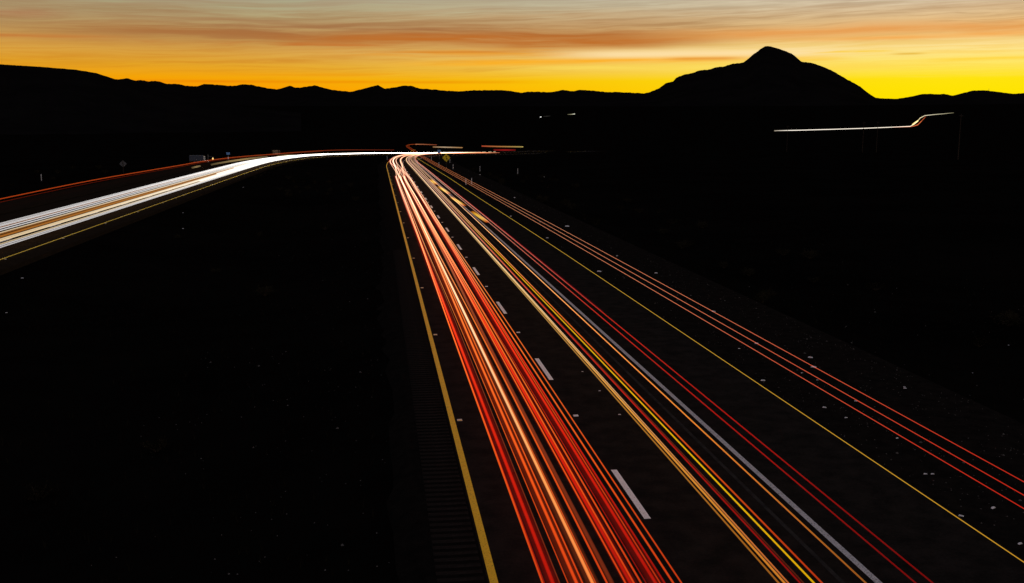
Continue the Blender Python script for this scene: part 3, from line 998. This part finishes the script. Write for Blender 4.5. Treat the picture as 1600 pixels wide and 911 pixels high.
# pebbles
pv, pf = [], []
for k in range(5200):
    if k < 3800:
        u, s, z = random.uniform(12.7, 18.4), 8 + 200 * random.random() ** 1.7, -.03
    elif k < 4500:
        u, s = random.uniform(-8, .2), 10 + 120 * random.random() ** 1.6
        z = None
    else:
        u, s = random.uniform(19, 40), 20 + 150 * random.random()
        z = None
    r_ = random.uniform(.012, .03) * (2.2 if random.random() < .06 else 1)
    p = road(u, s)
    zz = p.z + z if z is not None else ground_z(p.x, p.y)
    n0 = len(pv)
    a = random.random() * 6
    for q in range(4):
        pv.append((p.x + r_ * math.cos(a + q * 1.57) * random.uniform(.7, 1.2), p.y + r_ * math.sin(a + q * 1.57) * random.uniform(.7, 1.2), zz - .004))
    pv.append((p.x, p.y, zz + r_ * .7))
    pf += [(n0 + q, n0 + (q + 1) % 4, n0 + 4) for q in range(4)]
tag(mesh_obj('pebbles', pv, pf, M_stone), 'loose pebbles strewn over the gravel shoulder and median', 'pebbles', None, 'stuff')

# ------------------------------------------------------------------ scrub and dry grass
def shrub_mesh(seed, nleaf):
    rnd = random.Random(seed)
    o = empty('desert_shrub', (0, 0, 0))
    st = MB()
    tips = []
    for k in range(9):
        a, t = rnd.random() * 6.28, rnd.uniform(.25, .95)
        tip = Vector((math.cos(a) * math.sin(t), math.sin(a) * math.sin(t), math.cos(t))) * rnd.uniform(.35, .6)
        st.tube((0, 0, -.05), tip, .016, .006, 4)
        tips.append(tip)
    st.build('stem', M_stem, o)
    v, f = [], []
    for k in range(nleaf):
        c = rnd.choice(tips) * rnd.uniform(.5, 1.15) + Vector((rnd.gauss(0, .09), rnd.gauss(0, .09), rnd.gauss(0, .07)))
        c.z = max(.02, c.z)
        e1 = Vector((rnd.gauss(0, 1), rnd.gauss(0, 1), rnd.gauss(0, 1))).normalized()
        e2 = e1.orthogonal().normalized()
        l, wv = rnd.uniform(.04, .08), rnd.uniform(.012, .024)
        n0 = len(v)
        v += [c - e1 * l, c + e2 * wv, c + e1 * l, c - e2 * wv]
        f.append((n0, n0 + 1, n0 + 2, n0 + 3))
    mesh_obj('crown', v, f, M_leaf, o)
    return o


protos = [shrub_mesh(k, 420) for k in range(3)]
spots = []
rnd = random.Random(5)
for k in range(46):
    spots.append((rnd.uniform(19.2, 34), 40 + 170 * rnd.random(), rnd.uniform(.8, 1.7), 'low dry shrub on the dark slope beyond the gravel shoulder', 'shrubs beyond the gravel shoulder'))
for k in range(26):
    spots.append((rnd.uniform(-19.5, -2), 25 + 200 * rnd.random(), rnd.uniform(.7, 1.4), 'low dry shrub in the dark median between the carriageways', 'shrubs in the median'))
for k in range(16):
    spots.append((rnd.uniform(-22.2, -20.2), 150 + 110 * rnd.random(), rnd.uniform(.6, 1.1), 'low dry shrub in the dark median between the carriageways', 'shrubs in the median'))
for k in range(12):
    spots.append((rnd.uniform(-70, -44), 110 + 160 * rnd.random(), rnd.uniform(.8, 1.8), 'low dry shrub on the dark ground beyond the side road', 'shrubs beyond the side road'))
for i, (u, s, sc, label, group) in enumerate(spots):
    pr = protos[i % 3]
    o = pr if i < 3 else copy_tree(pr)
    p = road(u, s)
    o.location = (p.x, p.y, ground_z(p.x, p.y))
    o.scale = (sc, sc, sc * rnd.uniform(.75, 1))
    o.rotation_euler.z = rnd.random() * 6.28
    tag(o, label, 'shrub', group)
gv, gf = [], []
for k in range(9000):
    if k < 5200:
        u, s = rnd.uniform(-21.5, -.2), 12 + 240 * rnd.random() ** 1.4
    else:
        u, s = rnd.uniform(18.8, 45), 15 + 220 * rnd.random() ** 1.3
    p = road(u, s)
    z = ground_z(p.x, p.y) - .02
    for q in range(3):
        a, l = rnd.random() * 6.28, rnd.uniform(.12, .32)
        n0 = len(gv)
        gv += [(p.x + .012 * math.cos(a + 1.57), p.y + .012 * math.sin(a + 1.57), z), (p.x - .012 * math.cos(a + 1.57), p.y - .012 * math.sin(a + 1.57), z), (p.x + .4 * l * math.cos(a), p.y + .4 * l * math.sin(a), z + l)]
        gf.append((n0, n0 + 1, n0 + 2))
tag(mesh_obj('dry_grass', gv, gf, M_grass), 'sparse dry grass on the median and the slope beyond the gravel', 'grass', None, 'stuff')
